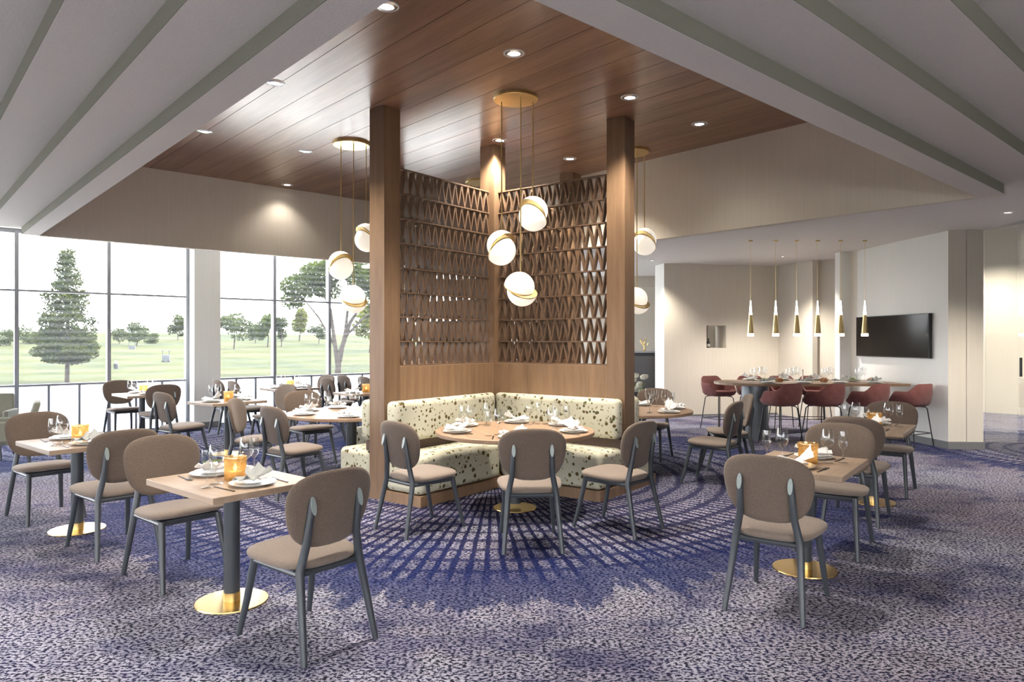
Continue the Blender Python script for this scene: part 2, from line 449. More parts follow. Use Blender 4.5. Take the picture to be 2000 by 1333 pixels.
# perimeter ceiling over the window strip
struct(room('ceiling_perimeter', RB(MB(), -6.5, 8.0, 6.60, 8.75, Z_PERI, Z_PERI+.06), 'smooth_ceiling'))
# bulkheads round the timber coffer
struct(room('trim_1', RB(MB(), .91, 4.72, 6.54, 6.60, Z_BULK, Z_WOOD+.12), 'wallcover'), 'beige wallcovered bulkhead above the windows', 'bulkhead')
struct(room('trim_2', RB(MB(), 4.66, 4.72, 1.10, 6.54, Z_BULK, Z_WOOD+.12), 'wallcover'), 'beige wallcovered bulkhead above the bar area', 'bulkhead')
bw = struct(room('beam_window_side', RB(MB(), .80, .91, 1.23, 6.56, Z_BULK, Z_WOOD+.12), 'textured_ceiling'), 'pale textured beam along the left of the timber ceiling', 'beam')
bb = struct(room('beam_bar_side', RB(MB(), .80, 4.66, 1.10, 1.23, Z_BULK, Z_WOOD+.12), 'textured_ceiling'), 'grey textured beam along the right of the timber ceiling', 'beam')
room('beam_face', RB(MB(), .797, .80, 1.10, 6.56, Z_BULK+.002, 1.8775*S), 'riser_shade', bw)  # thin dark sheet carries the shade of the beam side
room('beam_face', RB(MB(), .80, 4.66, 1.097, 1.10, Z_BULK+.002, 1.8775*S), 'riser_shade', bb)
# stepped ceiling on both sides
steps = [(.80, 1.10, 1.8775), (.585, .868, 1.938), (.373, .641, 2.003), (.14, .42, 2.07), (-.1, .18, 2.13)]
for i, (u1, v1, h) in enumerate(steps):
    u0, v0 = (steps[i+1][0], steps[i+1][1]) if i+1 < len(steps) else (-6.5, -3.5)
    last = i+1 == len(steps)
    m = MB()
    RB(m, u0, u1, v0 if not last else -3.5, 6.62, h*S, 2.6*S)
    c = room('ceiling_step', m, 'textured_ceiling'); struct(c, 'stepped textured ceiling panel on the window side', 'ceiling'); c['group'] = 'ceiling steps on the window side'
    hn = steps[i+1][2] if not last else h
    if not last: room('riser', RB(MB(), u0-.002, u0, v0, 6.62, h*S+.001, hn*S), 'riser_shade', c)
    m = MB(); RB(m, u1, 4.86, v0, v1, h*S, 2.6*S)
    c = room('ceiling_step', m, 'textured_ceiling'); struct(c, 'stepped textured ceiling panel on the bar side', 'ceiling'); c['group'] = 'ceiling steps on the bar side'
    if not last: room('riser', RB(MB(), u0, 4.86, v0-.002, v0, h*S+.001, hn*S), 'riser_shade', c)
# timber ceiling: 19 planks with joints
ceil = room('ceiling', RB(MB(), .80, 4.72, 1.10, 6.60, Z_WOOD+.03, Z_WOOD+.10), 'lattice_wood'); struct(ceil, 'glossy timber plank ceiling over the booth', 'ceiling')
np_ = 19; u0, u1 = .905, 4.665; pw = (u1-u0)/np_
pm = MB().box(-pw*S/2+.003, pw*S/2-.003, 1.22*S, 6.545*S, 0, .03).mesh('plank')
for k in range(np_):
    o = obj('plank', pm, 'plank_wood', ceil, loc=((u0+pw*(k+.5))*S, 0, Z_WOOD), rz=0)
# low ceiling over the bar and an added slab above everything that keeps sun from leaking in
def uv_of(x, y): return (x*U.x+y*U.y, x*V.x+y*V.y)
low = obj('ceiling_bar', MB().prism([UV(4.72,1.0), UV(4.72,6.6), UV(5.0,8.75), UV(8.4,8.75), P(5.0,9.6)[:2], P(4.36,6.52)[:2], P(4.46,6.1)[:2], P(4.75,5.4)[:2], P(5.3,4.5)[:2], P(6.4,3.5)[:2], P(7.5,3.1)[:2], UV(7.0,-3.5), UV(4.86,-3.5), UV(4.86,1.0)], Z_LOW, Z_LOW+.05), 'smooth_ceiling')
struct(low, 'low smooth plaster ceiling over the bar area', 'ceiling')
struct(room('ceiling_roof', RB(MB(), -6.7, 11.7, -3.7, 8.85, 2.62*S, 2.75*S), 'roof_grey'), 'added unseen roof slab blocking sun over the dining room', 'roof')

def wall(name, a, b, th, z0=0, z1=Z_LOW, mat='wallcover', side=1):
    a = Vector(a)*S; b = Vector(b)*S; d = (b-a).normalized(); n = Vector((-d.y, d.x))*side*th*S
    return obj(name, MB().prism([tuple(a), tuple(b), tuple(b+n), tuple(a+n)], z0, z1), mat)
# serving wall with its little opening
A, B = Vector((2.013, 9.29)), Vector((3.634, 9.61)); D = B-A
m = MB(); nrm = Vector((-D.y, D.x)).normalized()*.30
def seg(m, t0, t1, z0, z1):
    a = (A+D*t0)*S; b = (A+D*t1)*S; n = nrm*S
    m.prism([tuple(a), tuple(b), tuple(b+n), tuple(a+n)], z0, z1)
seg(m, 0, .362, 0, Z_LOW); seg(m, .532, 1.0, 0, Z_LOW); seg(m, .362, .532, 0, .907*S); seg(m, .362, .532, 1.209*S, Z_LOW)
sw = struct(obj('wall_serving', m, 'wallcover'), 'beige wall with a small square opening', 'wall')
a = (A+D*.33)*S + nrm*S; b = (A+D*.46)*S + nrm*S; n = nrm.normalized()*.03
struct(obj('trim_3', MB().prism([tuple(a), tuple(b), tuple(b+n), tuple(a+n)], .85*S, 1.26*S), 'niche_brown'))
a = (A+D*.46)*S + nrm*S*1.4; b = (A+D*.6)*S + nrm*S*1.4
struct(obj('trim_4', MB().prism([tuple(a), tuple(b), tuple(b+n), tuple(a+n)], .85*S, 1.26*S), 'wallcover'))
c = (A+D*.447)*S + nrm*S*.75
bo = thing('bottle', 'small dark bottle with white label standing in the wall opening', 'bottle', (c.x, c.y, .907*S))
obj('glass_body', MB().lathe([(.0,0),(.035,0),(.036,.10),(.014,.15),(.013,.2),(0,.2)], 12), 'counter_dark', bo)
obj('paper_label', MB().lathe([(.0375,.025),(.0375,.085)], 12), 'porcelain', bo)
struct(obj('wall_end', MB().prism([tuple(A*S), tuple((A+nrm)*S), tuple((A+nrm)*S - D.normalized()*.012), tuple(A*S - D.normalized()*.012)], 0, Z_LOW), 'wall_pale'))
struct(wall('wall_return', (3.634,9.61), (3.79,8.88), .07), 'beige wall stub beside the bar corner', 'wall')
struct(wall('wall_recess', (3.80,9.0), (4.32,8.62), .1), 'beige wall in the recess beside the bar', 'wall')
struct(wall('wall_fin', (3.753,8.06), (3.87,8.06), .12, mat='wall_pale'), 'slim white wall end beside the screen wall', 'wall')
struct(wall('wall_fin_side', (3.87,8.06), (3.905,7.96), .06), 'narrow beige return beside the screen wall', 'wall')
struct(wall('wall_screen', (3.905,7.96), (4.04,6.52), .12, mat='wall_pale'), 'white wall carrying the wide black screen', 'wall')
struct(wall('wall_pier', (4.04,6.52), (4.2,6.51), .30), 'beige wallcovered pier end', 'wall')
struct(wall('wall_pier_panel', (4.203,6.505), (4.35,6.495), .30), 'beige wallcovered pier panel', 'wall')
struct(wall('baseboard_pier', (4.035,6.50), (4.355,6.48), .03, 0, .105, 'baseboard_grey'))
struct(wall('baseboard_screen', (3.885,7.98), (4.03,6.50), .02, 0, .105, 'baseboard_grey'))
struct(wall('baseboard_serving', (2.01,9.275), (3.62,9.593), .01, 0, .035, 'baseboard_grey'))
struct(wall('wall_corridor', (6.2,12.0), (7.9,6.0), .12, z1=2.6*S), 'beige corridor wall beyond the glass', 'wall')
struct(wall('wall_rear_room', (-.2,12.3), (6.2,12.0), .12, z1=Z_PERI), 'beige wall of the room behind the booth', 'wall')
struct(wall('trim_5', (-.2,11.2), (6.2,10.9), .06, 1.85*S, Z_PERI, 'wallcover'))
m = MB(); RB(m, -6.6, 11.6, -3.65, -3.5, 2.6, 2.62*S); RB(m, -6.6, 11.6, -3.65, -3.5, 0, .6); RB(m, .8, 11.6, -3.65, -3.5, .6, 2.6)  # opening in the unseen rear wall added to let in fill light
struct(room('wall_back', m, 'wallcover'), 'beige unseen wall behind the camera with an added opening for fill light', 'wall')
struct(obj('floor_bounce_back', MB().prism([UV(-9,-8), UV(9,-8), UV(9,-3.66), UV(-9,-3.66)], -.1, -.04), 'bounce_paving'), 'added pale paved terrace bouncing light behind the camera', 'terrace')  # added to throw light in through the rear opening
struct(room('wall_far_left', RB(MB(), -6.65, -6.5, -3.5, 8.62, 2.2, 2.62*S), 'wallcover'), 'beige unseen wall above an open left end letting in light', 'wall')  # left end kept open below to let in added fill light
struct(room('wall_far_right', RB(MB(), 11.5, 11.65, -3.5, 8.8, 0, 2.62*S), 'wallcover'), 'beige wall at the right end', 'wall')
# glass partition to the corridor
gp = struct(wall('glass_partition', (4.355,6.49), (4.30,5.99), .008, .01, Z_LOW-.01, 'partition_glass'), 'clear glass partition beside the beige pier', 'glass partition')
gd = thing('glass_door', 'clear glass door with black pull handle at right edge', 'door', (4.295*S, 5.97*S, 0))
obj('door_leaf', MB().prism([(0,0),(.014,0),(-.05,-1.35),(-.064,-1.35)], .01, Z_LOW-.01), 'partition_glass', gd)
obj('handle', MB().box(-.045,-.02,-.10,-.075,.70*S,.86*S), 'black_metal', gd, bevel=.004)

# ------------------------------------------------------------------ booth: crossed screens with lattices
t_ = .105; L_ = 1.165*S; Z_LEDGE = .835*S; Z_LAT = 2.123*S; pz = .205
bd = thing('booth_divider', 'cross shaped walnut divider of posts and low panels in the middle', 'divider', (BC[0], BC[1], 0), BOOTH)
post_m = MB().box(-t_,t_,-t_,t_,0,Z_WOOD-.002).mesh('post')
obj('post', post_m, 'booth_wood', bd)
for k in range(4):
    a = k*math.pi/2; d = Vector((math.cos(a), math.sin(a)))
    obj('post', post_m, 'booth_wood', bd, loc=(d.x*(L_-t_), d.y*(L_-t_), 0), rz=a)
    pn = MB().box(t_, L_-2*t_, -t_+.003, t_-.003, 0, Z_LEDGE)
    obj('low_panel', pn, 'booth_wood', bd, rz=a)
rows, per = 8, 14
Llat = L_ - 3*t_; pitch = Llat/per; rh = (Z_LAT-Z_LEDGE)/rows; th = .0085; dp = .028
def slat_mesh(lean):
    x0, x1 = (0, pitch/2) if lean > 0 else (pitch, pitch/2)
    vs = [(x0-th,-dp,.006),(x0+th,-dp,.006),(x0+th,dp,.006),(x0-th,dp,.006),(x1-th,-dp,rh-.006),(x1+th,-dp,rh-.006),(x1+th,dp,rh-.006),(x1-th,dp,rh-.006)]
    return MB().add(vs, [(0,3,2,1),(4,5,6,7),(0,1,5,4),(1,2,6,5),(2,3,7,6),(3,0,4,7)]).mesh('slat')
sm = (slat_mesh(1), slat_mesh(-1))
for me in sm: me.materials.append(M['lattice_wood'])
rail_m = MB().box(0, Llat, -dp-.004, dp+.004, -.007, .007).mesh('rail')
names = {2: 'zigzag slat wooden lattice screen rising left of the booth table', 3: 'zigzag slat wooden lattice screen rising right of the booth table',
         0: 'zigzag lattice screen on the far arm towards the bar', 1: 'zigzag lattice screen on the far arm towards the windows'}
for k in range(4):
    a = BOOTH + k*math.pi/2
    ls = thing('lattice_screen', names[k], 'lattice screen', (BC[0]+math.cos(a)*t_, BC[1]+math.sin(a)*t_, Z_LEDGE), a, 'lattice screens on the booth divider')
    for r in range(rows+1):
        o = obj('rail', rail_m, 'lattice_wood', ls, loc=(0,0,max(.008, r*rh)))
    for r in range(rows):
        for c in range(per):
            for s in (0, 1):
                o = bpy.data.objects.new('slat', sm[s]); col.objects.link(o); o.parent = ls; o.location = (c*pitch, 0, r*rh)
# banquettes in the four corners of the cross
bd_ = .49; zs0, zs1 = .10, .465
def banquette(k, label):
    q = thing('banquette', label, 'banquette', (BC[0], BC[1], 0), BOOTH + k*math.pi/2, 'corner banquettes')
    return q
qb = banquette(0, 'L shaped speckled cream banquette behind the front round table')
i0 = -t_-.003
pl = MB().prism([(-L_,i0),(-L_,i0-bd_),(i0-bd_-.02,i0-bd_),(i0-bd_,i0-bd_-.02),(i0-bd_,-L_),(i0,-L_),(i0,i0)], 0, zs0)
obj('plinth', pl, 'booth_wood', qb)
g_ = .004
obj('seat_cushion', MB().prism([(-L_+.006,i0-.002),(-L_+.006,i0-bd_+.012),(i0-bd_-.01,i0-bd_+.012),(i0-.01,i0-.01)], zs0+g_, zs1), 'speckled_upholstery', qb, bevel=.055, seg=4)
obj('seat_cushion', MB().prism([(i0-.002,-L_+.006),(i0-bd_+.012,-L_+.006),(i0-bd_+.012,i0-bd_-.01),(i0-.01,i0-.01)], zs0+g_, zs1), 'speckled_upholstery', qb, bevel=.055, seg=4)
obj('back_cushion', MB().prism([(-L_+.006,i0-.002),(-L_+.006,i0-.15),(i0-.17,i0-.15),(i0-.008,i0-.002)], .56, .963), 'speckled_upholstery', qb, bevel=.05, seg=4)
obj('back_cushion', MB().prism([(i0-.002,-L_+.006),(i0-.15,-L_+.006),(i0-.15,i0-.17),(i0-.002,i0-.008)], .56, .963), 'speckled_upholstery', qb, bevel=.05, seg=4)
obj('back_rail', MB().prism([(-L_+.01,i0-.001),(-L_+.01,i0-.06),(i0-.06,i0-.06),(i0-.06,-L_+.01),(i0-.001,-L_+.01),(i0-.001,i0-.001)], zs1+.002, .556), 'niche_brown', qb)
for k, lb in ((3, 'L shaped speckled cream banquette on the window side of the divider'), (1, 'L shaped speckled cream banquette on the bar side of the divider'), (2, 'L shaped speckled cream banquette at the far side of the divider')):
    dup(qb, rz=BOOTH + k*math.pi/2, label=lb)

# ------------------------------------------------------------------ dining chair
def sup(c, n): return math.copysign(abs(c)**(2.0/n), c)
def pad(mb, outline, prof, place):
    """closed cushion: outline(theta)->(x,z) for the rim; prof = [(r, depth)] front to back; place(x, z, depth)->point"""
    nseg = 36; rings = []
    vs = []; fs = []
    for r, dth in prof:
        for k in range(nseg):
            x, z = outline(2*math.pi*k/nseg); vs.append(place(x*r, z*r, dth))
    m = len(prof)
    for i in range(m-1):
        for k in range(nseg): fs.append((i*nseg+k, i*nseg+(k+1)%nseg, (i+1)*nseg+(k+1)%nseg, (i+1)*nseg+k))
    fs.append(tuple(range(nseg))[::-1]); fs.append(tuple(range((m-1)*nseg, m*nseg)))
    mb.add(vs, fs); return mb
EDGE = [(.05,1.0),(.45,1.0),(.80,.94),(.93,.74),(.985,.4),(1.0,0.0),(.985,-.4),(.93,-.74),(.80,-.94),(.45,-1.0),(.05,-1.0)]
ZB, HB = .712, .197            # middle and half height of the backrest
def back_place(x, z, d):
    return (x, -.225 + .55*x*x - .19*z + d*.023, ZB + z)
def back_outline(t):
    x = .250*sup(math.cos(t), 2.9); z = HB*sup(math.sin(t), 2.9)
    return (x*(1 + .09*z/HB - (.06 if z < 0 else 0)*abs(z/HB)), z)
back_mesh = pad(MB(), back_outline, EDGE, back_place).mesh('backrest', 60)
def seat_outline(t):
    x = .245*sup(math.cos(t), 3.4); y = .235*sup(math.sin(t), 3.4)
    return (x*(1 + .10*y/.235), y)
def seat_place(x, y, d):
    return (x, y + .022, .450 + d*.027 + (.012*(y/.235) if d > 0 else .012*(y/.235)))
seat_mesh = pad(MB(), seat_outline, EDGE, seat_place).mesh('seat', 60)
def bk(x, z): p = back_place(x, z, -1.0); return Vector(p)
def rear_leg(s):
    foot = Vector((s*.215, -.297, 0)); knee = Vector((s*.178, -.205, .42))
    p1 = bk(s*.150, -.155) + Vector((0,-.014,0)); p2 = bk(s*.142, .02) + Vector((0,-.008,0)); p3 = bk(s*.140, .075) + Vector((0,.006,0))
    return MB().tube([foot, foot.lerp(knee,.5), knee, p1, p2, p3], [.016,.0195,.0225,.021,.0185,.009], 10).mesh('leg', 50)
def rear_tip(s):
    p = bk(s*.1405, .035)
    m = MB(); vs = []
    for k in range(12):
        a = 2*math.pi*k/12
        vs.append((p.x + .0140*math.cos(a), p.y - .0255 + .0105*math.sin(a)*.9, p.z + .045*math.sin(a)))
    vs2 = [(x, y+.006, z) for x, y, z in vs]
    return m.add(vs+vs2, [tuple(range(12)), tuple(range(12,24))[::-1]] + [(k,k+12,(k+1)%12+12,(k+1)%12) for k in range(12)]).mesh('leg_tip')
def front_leg(s):
    return MB().tube([(s*.215,.297,0),(s*.197,.245,.2),(s*.180,.198,.42)], [.015,.019,.0215], 10).mesh('leg', 50)
frame_mesh = MB()
for s in (-1, 1):
    frame_mesh.tube([(s*.178,-.20,.405),(s*.182,.195,.405)], .016, 8)
frame_mesh.tube([(-.178,-.195,.405),(.178,-.195,.405)], .016, 8)
frame_mesh.tube([(-.182,.19,.405),(.182,.19,.405)], .016, 8)
frame_mesh.box(-.19,.19,-.17,.20,.405,.425)
frame_mesh = frame_mesh.mesh('seat_frame')
LEGS = [rear_leg(-1), rear_leg(1), front_leg(-1), front_leg(1)]
TIPS = [rear_tip(-1), rear_tip(1)]
def make_chair():
    c = thing('dining_chair', 'chair', 'chair', group='taupe dining chairs')
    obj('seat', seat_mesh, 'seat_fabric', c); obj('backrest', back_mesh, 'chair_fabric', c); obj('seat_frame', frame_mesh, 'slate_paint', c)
    for i, lm in enumerate(LEGS):
        l = obj('leg', lm, 'slate_paint', c)
        if i < 2: obj('leg_tip', TIPS[i], 'tip_highlight', l)
    return c
proto_chair = make_chair(); chair_used = []
def chair(x, y, fx, fy, label):
    lb = 'taupe upholstered chair ' + label
    loc = (x*S, y*S, 0); rz = heading(fx, fy)
    if not chair_used:
        chair_used.append(1); proto_chair.location = loc; proto_chair.rotation_euler = (0,0,rz); proto_chair['label'] = lb; return proto_chair
    return dup(proto_chair, loc, rz, lb)
chair(-.695, 2.385, -.77, .64, 'seen from behind, nearest the camera at the front left table')
chair(-1.4285, 2.9965, .764, -.645, 'facing the camera across the front left table')
chair(-2.659, 4.013, .764, -.645, 'facing the camera at the far left edge table')
chair(-1.93, 3.408, -.766, .643, 'seen from behind, drawn up to the left edge table')
chair(1.0154, 2.693, .586, .809, 'seen from behind, nearest the camera on the right')
chair(1.565, 3.423, -.585, -.81, 'facing the camera across the front right table')
chair(1.955, 3.995, .59, .81, 'seen from behind, back to back in the right hand row')
chair(2.504, 4.695, -.6, -.8, 'facing the camera at the second right hand table, below the bar stools')
chair(-.4927, 3.766, .714, .70, 'left of the three at the round booth table')
chair(.09, 3.49, -.05, 1.0, 'middle of the three at the round booth table')
chair(.568, 3.77, -.746, .666, 'right of the three at the round booth table')
chair(-2.76, 5.85, .58, .81, 'seen from behind, facing the table in front of the pillar')
chair(-2.24, 6.62, -.6, -.8, 'facing the camera behind the table in front of the pillar')
chair(-1.44, 4.62, .67, .75, 'seen from behind at the window side round table')
chair(-1.86, 5.12, 1.0, .05, 'seen edge on, left of the window side round table')
chair(-1.66, 5.78, .66, -.75, 'facing the camera behind the window side round table')
chair(-4.06, 7.36, .72, -.69, 'facing the room at the small table against the window')
chair(-3.44, 6.86, -.70, .72, 'right of the small table against the window')
chair(-3.08, 7.72, .745, .667, 'nearer the glass of two, left of the long window table')
chair(-2.80, 7.44, .745, .667, 'further from the glass of two, left of the long window table')
chair(-2.36, 8.52, -.62, -.78, 'at the far right of the long window table')
chair(-1.99, 8.07, .745, .667, 'leftmost of three by the window near the divider')
chair(-1.96, 8.72, .745, .667, 'middle of three by the window near the divider')
chair(-1.62, 8.34, .745, .667, 'rightmost of three by the window near the divider')
chair(-1.80, 6.83, .95, .3, 'left of the small table behind the window side round table')
chair(1.426, 4.95, -.8, .6, 'turned to the bar side round table, nearer of two')
chair(1.70, 5.52, -.98, .1, 'turned to the bar side round table, further of two')
chair(1.186, 6.03, -.457, -.89, 'facing the camera behind the bar side round table')

# ------------------------------------------------------------------ tables
ZT = .469*S
def square_table(x, y, fx, fy, label, lx=.81, ly=.645):
    t = thing('dining_table', label, 'table', (x*S, y*S, 0), heading(fx, fy), 'small pedestal tables')
    obj('tabletop', MB().box(-ly/2, ly/2, -lx/2, lx/2, ZT-.038, ZT), 'oak_top', t, bevel=.004)
    obj('pole', MB().lathe([(.046,.06),(.046,ZT-.045)], 24, close=True), 'slate_paint', t)
    obj('mount_plate', MB().box(-.13,.13,-.13,.13,ZT-.046,ZT-.039), 'black_metal', t)
    obj('collar', MB().lathe([(.048,.010),(.048,.062)], 24, close=True), 'brass_satin', t)
    obj('base_disc', MB().lathe([(.0,0),(.205,0),(.207,.004),(.205,.010),(.05,.012),(0,.012)], 40), 'brass', t)
    return t
def round_table(x, y, label, r=.735):
    t = thing('round_table', label, 'table', (x*S, y*S, 0), .4, 'round booth tables')
    obj('tabletop', MB().lathe([(0,ZT-.036),(r-.006,ZT-.036),(r,ZT-.03),(r,ZT-.005),(r-.005,ZT),(0,ZT)], 72), 'booth_top', t)
    obj('pole', MB().lathe([(.06,.05),(.06,ZT-.04)], 24, close=True), 'slate_paint', t)
    obj('base_disc', MB().lathe([(.0,0),(.20,0),(.202,.004),(.20,.010),(.062,.012),(0,.012)], 40), 'brass', t)
    return t

# small tableware meshes, shared by all copies
plate_m = MB().lathe([(0,.004),(.075,.004),(.085,.0),(.09,.003),(.128,.014),(.130,.017),(.092,.008),(0,.008)], 32).mesh('plate')
plate2_m = MB().lathe([(0,.0),(.06,.0),(.068,.003),(.100,.012),(.102,.015),(.07,.007),(0,.007)], 32).mesh('plate')
glass_m = MB().lathe([(0,.001),(.037,.001),(.038,.003),(.006,.007),(.0042,.02),(.0042,.095),(.012,.103),(.034,.122),(.044,.146),(.045,.160),(.037,.210),(.033,.230)], 20).mesh('bowl_and_stem', 60)
wine_m = MB().lathe([(0,.092),(.012,.0925),(.029,.109),(.037,.127),(.036,.129),(0,.129)], 20).mesh('wine')
tumbler_m = MB().lathe([(0,.001),(.031,.001),(.032,.003),(.006,.007),(.004,.02),(.004,.085),(.010,.092),(.026,.112),(.031,.14),(.030,.17),(.026,.215)], 18).mesh('tumbler', 60)
def napkin_mesh(seed, peak):
    r = random.Random(seed); ns, nt = 15, 9; vs = []; fs = []
    for i in range(ns):
        s = -1 + 2*i/(ns-1)
        w = .022 + .060*abs(s)**.8
        for j in range(nt):
            t = -1 + 2*j/(nt-1)
            fold = .012*math.cos(t*math.pi*2.5)*(.3+abs(s))
            z = .022 + peak*max(0, s)**1.3*(1-.55*abs(t)) + .018*max(0,-s)*(1-abs(t)) + fold
            vs.append((.098*s + r.uniform(-.004,.004), w*t + r.uniform(-.003,.003), max(.006, z)))
    for i in range(ns-1):
        for j in range(nt-1): fs.append((i*nt+j,(i+1)*nt+j,(i+1)*nt+j+1,i*nt+j+1))
    n = len(vs); vs += [(x,y,max(.001,z-.006)) for x,y,z in vs]; fs += [tuple(q+n for q in f)[::-1] for f in fs]
    for i in range(ns-1):
        for j in (0, nt-1): a, b = i*nt+j, (i+1)*nt+j; fs.append((a,a+n,b+n,b))
    for j in range(nt-1):
        for i in (0, ns-1): a, b = i*nt+j, i*nt+j+1; fs.append((a,b,b+n,a+n))
    return MB().add(vs, fs).mesh('napkin', 50)
nap_m = [napkin_mesh(1,.075), napkin_mesh(2,.055), napkin_mesh(3,.095)]
herb_m = MB()
for k in range(16):
    a = rnd.uniform(0,6.28); x, y = rnd.uniform(-.06,.06), rnd.uniform(-.012,.012)
    herb_m.add([(x,y,.0),(x+.03*math.cos(a),y+.012*math.sin(a),.010),(x+.036*math.cos(a+.4),y+.016*math.sin(a+.4),.016),(x+.006,y+.006,.012)], [(0,1,2,3)])
herb_m = herb_m.mesh('herb_sprig')
knife_m = MB().add([(-.005,-.10,0),(.005,-.10,0),(.005,0,0),(.009,.02,0),(.008,.09,0),(-.004,.11,0),(-.005,.0,0)] + [(-.005,-.10,.004),(.005,-.10,.004),(.005,0,.004),(.009,.02,.003),(.008,.09,.002),(-.004,.11,.002),(-.005,.0,.004)],
                   [tuple(range(7))[::-1], tuple(range(7,14))] + [(k,(k+1)%7,(k+1)%7+7,k+7) for k in range(7)]).mesh('knife')
fork_m = MB().box(-.004,.004,-.10,.03,0,.004); fork_m.box(-.012,.012,.03,.045,.001,.005)
for k in (-1,-.33,.33,1): fork_m.box(k*.0105-.0018,k*.0105+.0018,.045,.095,.002,.005)
fork_m = fork_m.mesh('fork')
jar_m = MB().lathe([(0,.0),(.058,.0),(.062,.007),(.062,.100),(.066,.106),(.068,.120),(.066,.134),(.062,.134),(.060,.120),(.058,.100),(.058,.010),(0,.010)], 28).mesh('amber_jar', 60)
wax_m = MB().lathe([(0,.011),(.040,.011),(.040,.045),(0,.045)], 16).mesh('candle')
flame_m = MB().lathe([(0,.046),(.009,.055),(.011,.064),(.005,.082),(0,.093)], 10).mesh('flame')

protos = {}
def ware(kind, label, x, y, z, rz, group):
    """a tableware thing with its own parts; copies share meshes"""
    if kind == 'wine_glass':
        o = tag(obj('wine_glass', glass_m, 'clear_glass', None, (x,y,z), rz), label, 'glass', group)
    elif kind == 'tumbler':
        o = tag(obj('water_goblet', tumbler_m, 'clear_glass', None, (x,y,z), rz), label, 'glass', group)
    elif kind == 'plate':
        o = thing('stacked_plates', label, 'plate', (x,y,z), rz, group)
        obj('dinner_plate', plate_m, 'porcelain', o); obj('side_plate', plate2_m, 'porcelain', o, (0,0,.0135))
    elif kind == 'napkin':
        o = tag(obj('folded_napkin', nap_m[rnd.randrange(3)], None, None, (x,y,z), rz), label, 'napkin', group)
    elif kind == 'knife': o = tag(obj('knife', knife_m, 'cutlery_dark', None, (x,y,z), rz), label, 'knife', group)
    elif kind == 'fork': o = tag(obj('fork', fork_m, 'cutlery_dark', None, (x,y,z), rz), label, 'fork', group)
    elif kind == 'candle':
        o = thing('candle_holder', label, 'candle holder', (x,y,z), rz, group)
        obj('amber_jar', jar_m, 'amber_glass', o); c = obj('candle', wax_m, 'candle_wax', o); obj('flame', flame_m, 'flame', c)
    return o
for me in nap_m: me.materials.append(M['linen_white'])
nap_grey = nap_m[1].copy(); nap_grey.materials.clear(); nap_grey.materials.append(M['linen_grey'])

def setting(cx, cy, ox, oy, phrase, cutlery=True, two=True, grey=False, herb=False, zt=ZT, near=.235, r=rnd):
    """one place laid at table centre (cx,cy) m, for a guest sitting along (ox,oy)"""
    d = Vector((ox, oy)).normalized(); s = Vector((d.y, -d.x)); c = Vector((cx, cy)); zt = zt + .0008
    def at(a, b): p = c + d*a + s*b; return p.x, p.y
    rz = heading(-d.x, -d.y)
    x, y = at(near, 0); ware('plate', 'white stacked plates ' + phrase, x, y, zt, rz, 'plates')
    n = ware('napkin', ('grey' if grey else 'white') + ' folded napkin ' + phrase, x, y, zt+.0225, rz + r.uniform(.2,1.2), 'napkins')
    if grey: n.data = nap_grey
    if herb: tag(obj('herb_sprig', herb_m, 'herb', None, (x,y,zt+.075), rz), 'green herb sprig on the napkin ' + phrase, 'herb', 'herbs')
    x, y = at(near-.17, .13); ware('wine_glass', 'stemmed wine glass ' + phrase, x, y, zt, 0, 'wine glasses')
    if two: x, y = at(near-.11, .215); ware('tumbler', 'slim water goblet ' + phrase, x, y, zt, 0, 'water goblets')
    if cutlery:
        x, y = at(near, .17); ware('knife', 'dark knife ' + phrase, x, y, zt, rz + r.uniform(-.1,.1), 'knives')
        x, y = at(near, -.17); ware('fork', 'dark fork ' + phrase, x, y, zt, rz + r.uniform(-.1,.1), 'forks')

def two_top(x, y, fx, fy, name, lay=2, candle=True, cutlery=True, grey=False, herb=False):
    square_table(x, y, fx, fy, 'small oak pedestal table ' + name[0])
    cx, cy = x*S, y*S
    if lay >= 1: setting(cx, cy, fx, fy, 'at the far place of the ' + name[1], cutlery, herb=herb)
    if lay >= 2: setting(cx, cy, -fx, -fy, 'at the near place of the ' + name[1], cutlery, grey=grey)
    if candle:
        s = Vector((fy, -fx)).normalized()*(.07)
        ware('candle', 'amber glass candle holder on the ' + name[1], cx+s.x*.3, cy+s.y*.3, ZT+.0008, 0, 'candle holders')
two_top(-1.0745, 2.70, -.766, .643, ('with gold disc base at the front left', 'front left table'), grey=True, herb=True)
two_top(-2.30, 3.725, -.766, .643, ('with gold disc base at the left edge', 'left edge table'), grey=True)
two_top(1.28, 3.08, .60, .80, ('with gold disc base at the front right', 'front right table'))
two_top(2.235, 4.37, .60, .80, ('second in the right hand row below the bar stools', 'second right hand table'))
two_top(-2.52, 6.24, .60, .80, ('in front of the white pillar', 'table in front of the pillar'), cutlery=False)
two_top(-3.72, 7.08, -.70, .72, ('against the left window', 'table against the left window'), cutlery=False)
two_top(-2.52, 7.98, .745, .667, ('by the window right of the pillar', 'table right of the pillar'), cutlery=False)
two_top(-1.52, 7.30, .745, .667, ('behind the window side round table', 'table behind the window side round table'), cutlery=False)
